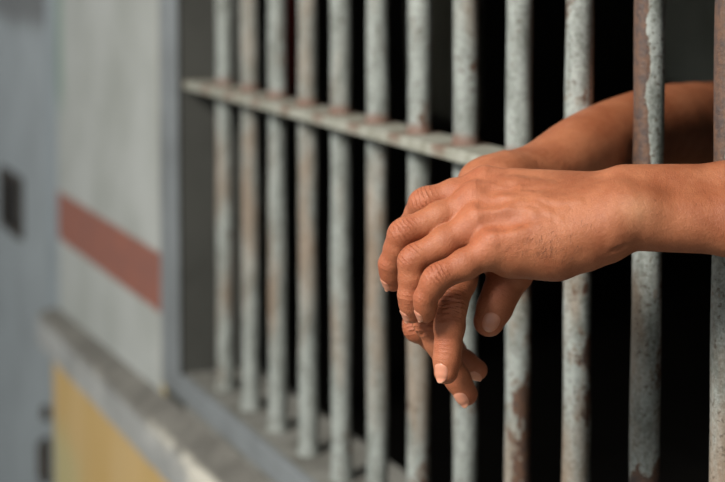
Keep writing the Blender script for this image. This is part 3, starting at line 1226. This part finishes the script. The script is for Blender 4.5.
# sparse dark hairs on the back of the left hand and wrist
rnd = random.Random(3)
hv, hq = [], []
for k in range(60):
    if k < 56:
        hx, hy = rnd.gauss(545, 20), rnd.gauss(244, 10)
    else:
        hx, hy = rnd.uniform(580, 700), rnd.uniform(178, 240)
    q = surf(L, hx, hy)
    if q is None:
        continue
    g = grad(L, q[None])[0]
    dv = np.array([-0.5 + rnd.gauss(0, .3), -0.8 + rnd.gauss(0, .3), 0.0])
    dv = dv - g * (dv @ g); dv /= np.linalg.norm(dv)
    sd = np.cross(g, dv)
    ln = rnd.uniform(0.004, 0.008)
    base = len(hv)
    bend = rnd.uniform(-.3, .3)
    for i in range(5):
        u = i / 4
        ctr = q + dv * ln * u + sd * ln * bend * u * u + g * (0.0002 + 0.0006 * math.sin(u * 2.6))
        wv = 0.00006 * (1 - 0.8 * u)
        for a_ in range(4):
            an = a_ * math.pi / 2
            hv.append(ctr + (sd * math.cos(an) + g * math.sin(an)) * wv)
    for i in range(4):
        for a_ in range(4):
            b0_ = base + i * 4
            hq.append((b0_ + a_, b0_ + (a_ + 1) % 4, b0_ + 4 + (a_ + 1) % 4, b0_ + 4 + a_))
o = obj('arm_hair', mesh_np('arm_hair', to_world(np.array(hv)), np.array(hq)), m_hair, person)
o.matrix_parent_inverse = MW.inverted()
o['kind'] = 'stuff'

# ------------------------------------------------------------------ inside the cell
LX, LZ = 1.55, 1.95


def cloth(name, px0, px1, zlow, mat, folds, label):
    ya, yb = sorted((hit(px0, 60, 0, LX)[1], hit(px1, 60, 0, LX)[1]))
    bm = bmesh.new()
    nu, nv = 60, 40
    rows = []
    back = LZ - 0.35
    # path: up the back, over the line, down the front
    path = []
    for k in range(nv + 1):
        z = back + (LZ - back) * k / nv
        path.append((0.012, z))
    for k in range(1, 8):
        a = math.pi * k / 8
        path.append((0.012 * math.cos(a), LZ + 0.012 * math.sin(a)))
    for k in range(nv + 1):
        z = LZ + (zlow - LZ) * k / nv
        path.append((-0.012, z))
    for x, z in path:
        row = []
        for i in range(nu + 1):
            u = i / nu
            amp = 0.03 * min(1.0, (LZ + 0.012 - z) / 0.4)
            w = amp * (math.sin(u * folds * 6.28 + z * 1.5) + 0.4 * math.sin(u * folds * 15 + 1))
            sgn = 1 if x > 0 else -1
            row.append(bm.verts.new((LX + x + (abs(w) if sgn > 0 else -abs(w)), ya + (yb - ya) * u, z - 0.01 * math.sin(u * 5))))
        rows.append(row)
    for a, b in zip(rows[:-1], rows[1:]):
        for i in range(nu):
            bm.faces.new((a[i], a[i + 1], b[i + 1], b[i]))
    o = obj(name, bm, mat, smooth=True)
    md = o.modifiers.new('thick', 'SOLIDIFY')
    md.thickness = 0.003
    tag(o, label, 'cloth')
    return o


bm = bmesh.new()
n = 10
prev = None
for i in range(121):
    y = RY0 + (RY1 - RY0) * i / 120
    ring = [bm.verts.new((LX + 0.003 * math.cos(6.2832 * k / n), y, LZ + 0.003 * math.sin(6.2832 * k / n))) for k in range(n)]
    if prev:
        for k in range(n):
            bm.faces.new((prev[k], prev[(k + 1) % n], ring[(k + 1) % n], ring[k]))
    prev = ring
tag(obj('clothesline', bm, m_rusty, smooth=True), 'thin dark line strung through the cell carrying the hanging cloths', 'clothesline')
m_cl1 = mat_plain('grey_green_cloth', srgb(176, 178, 166), 0.95, srgb(156, 158, 146), 8)
m_cl2 = mat_plain('grey_cloth', srgb(186, 186, 174), 0.95, srgb(164, 164, 152), 8)
m_cl3 = mat_plain('red_cloth', srgb(215, 80, 76), 0.95, srgb(190, 66, 64), 8)
cloth('hanging_cloth', 678, 790, 1.12, m_cl1, 3, 'dim grey green cloth hanging in the cell above the right forearm, beside the flaked bar')
cloth('hanging_cloth', 424, 492, 1.00, m_cl2, 4, 'dim grey cloth hanging in the cell behind the bars above the crossed hands')
cloth('hanging_cloth', 288, 301, 0.97, m_cl3, 1, 'narrow red cloth hanging in the cell, glimpsed below the crossbar between two bars')

# ------------------------------------------------------------------ light
wd = bpy.data.worlds.new('overcast')
bpy.context.scene.world = wd
wd.use_nodes = True
nt = wd.node_tree
bg = nt.nodes['Background']
bg.inputs[0].default_value = (0.92, 0.97, 1.0, 1)
bg.inputs[1].default_value = 0.60


def area(name, loc, target, size, power, col):
    ld = bpy.data.lights.new(name, 'AREA')
    ld.shape = 'DISK'
    ld.size = size
    ld.energy = power
    ld.color = col
    o = bpy.data.objects.new(name, ld)
    C.objects.link(o)
    o.location = loc
    d = Vector(target) - Vector(loc)
    o.rotation_euler = d.to_track_quat('-Z', 'Y').to_euler()
    return o


area('soft_daylight', (-1.25, 0.45, 2.75), (0.6, 1.35, 1.1), 0.9, 140, (1.0, 0.95, 0.88))

ld = bpy.data.lights.new('cell_fill_light', 'POINT')  # unseen fill light, added to brighten the hanging cloths
ld.energy = 6.5
ld.shadow_soft_size = 0.06
ld.color = (1.0, 0.92, 0.82)
lo_ = bpy.data.objects.new('cell_fill_light', ld)
C.objects.link(lo_)
lo_.location = (1.05, 4.05, 2.3)

sc = bpy.context.scene
sc.view_settings.view_transform = 'Standard'
sc.view_settings.look = 'None'
sc.view_settings.exposure = 0.0
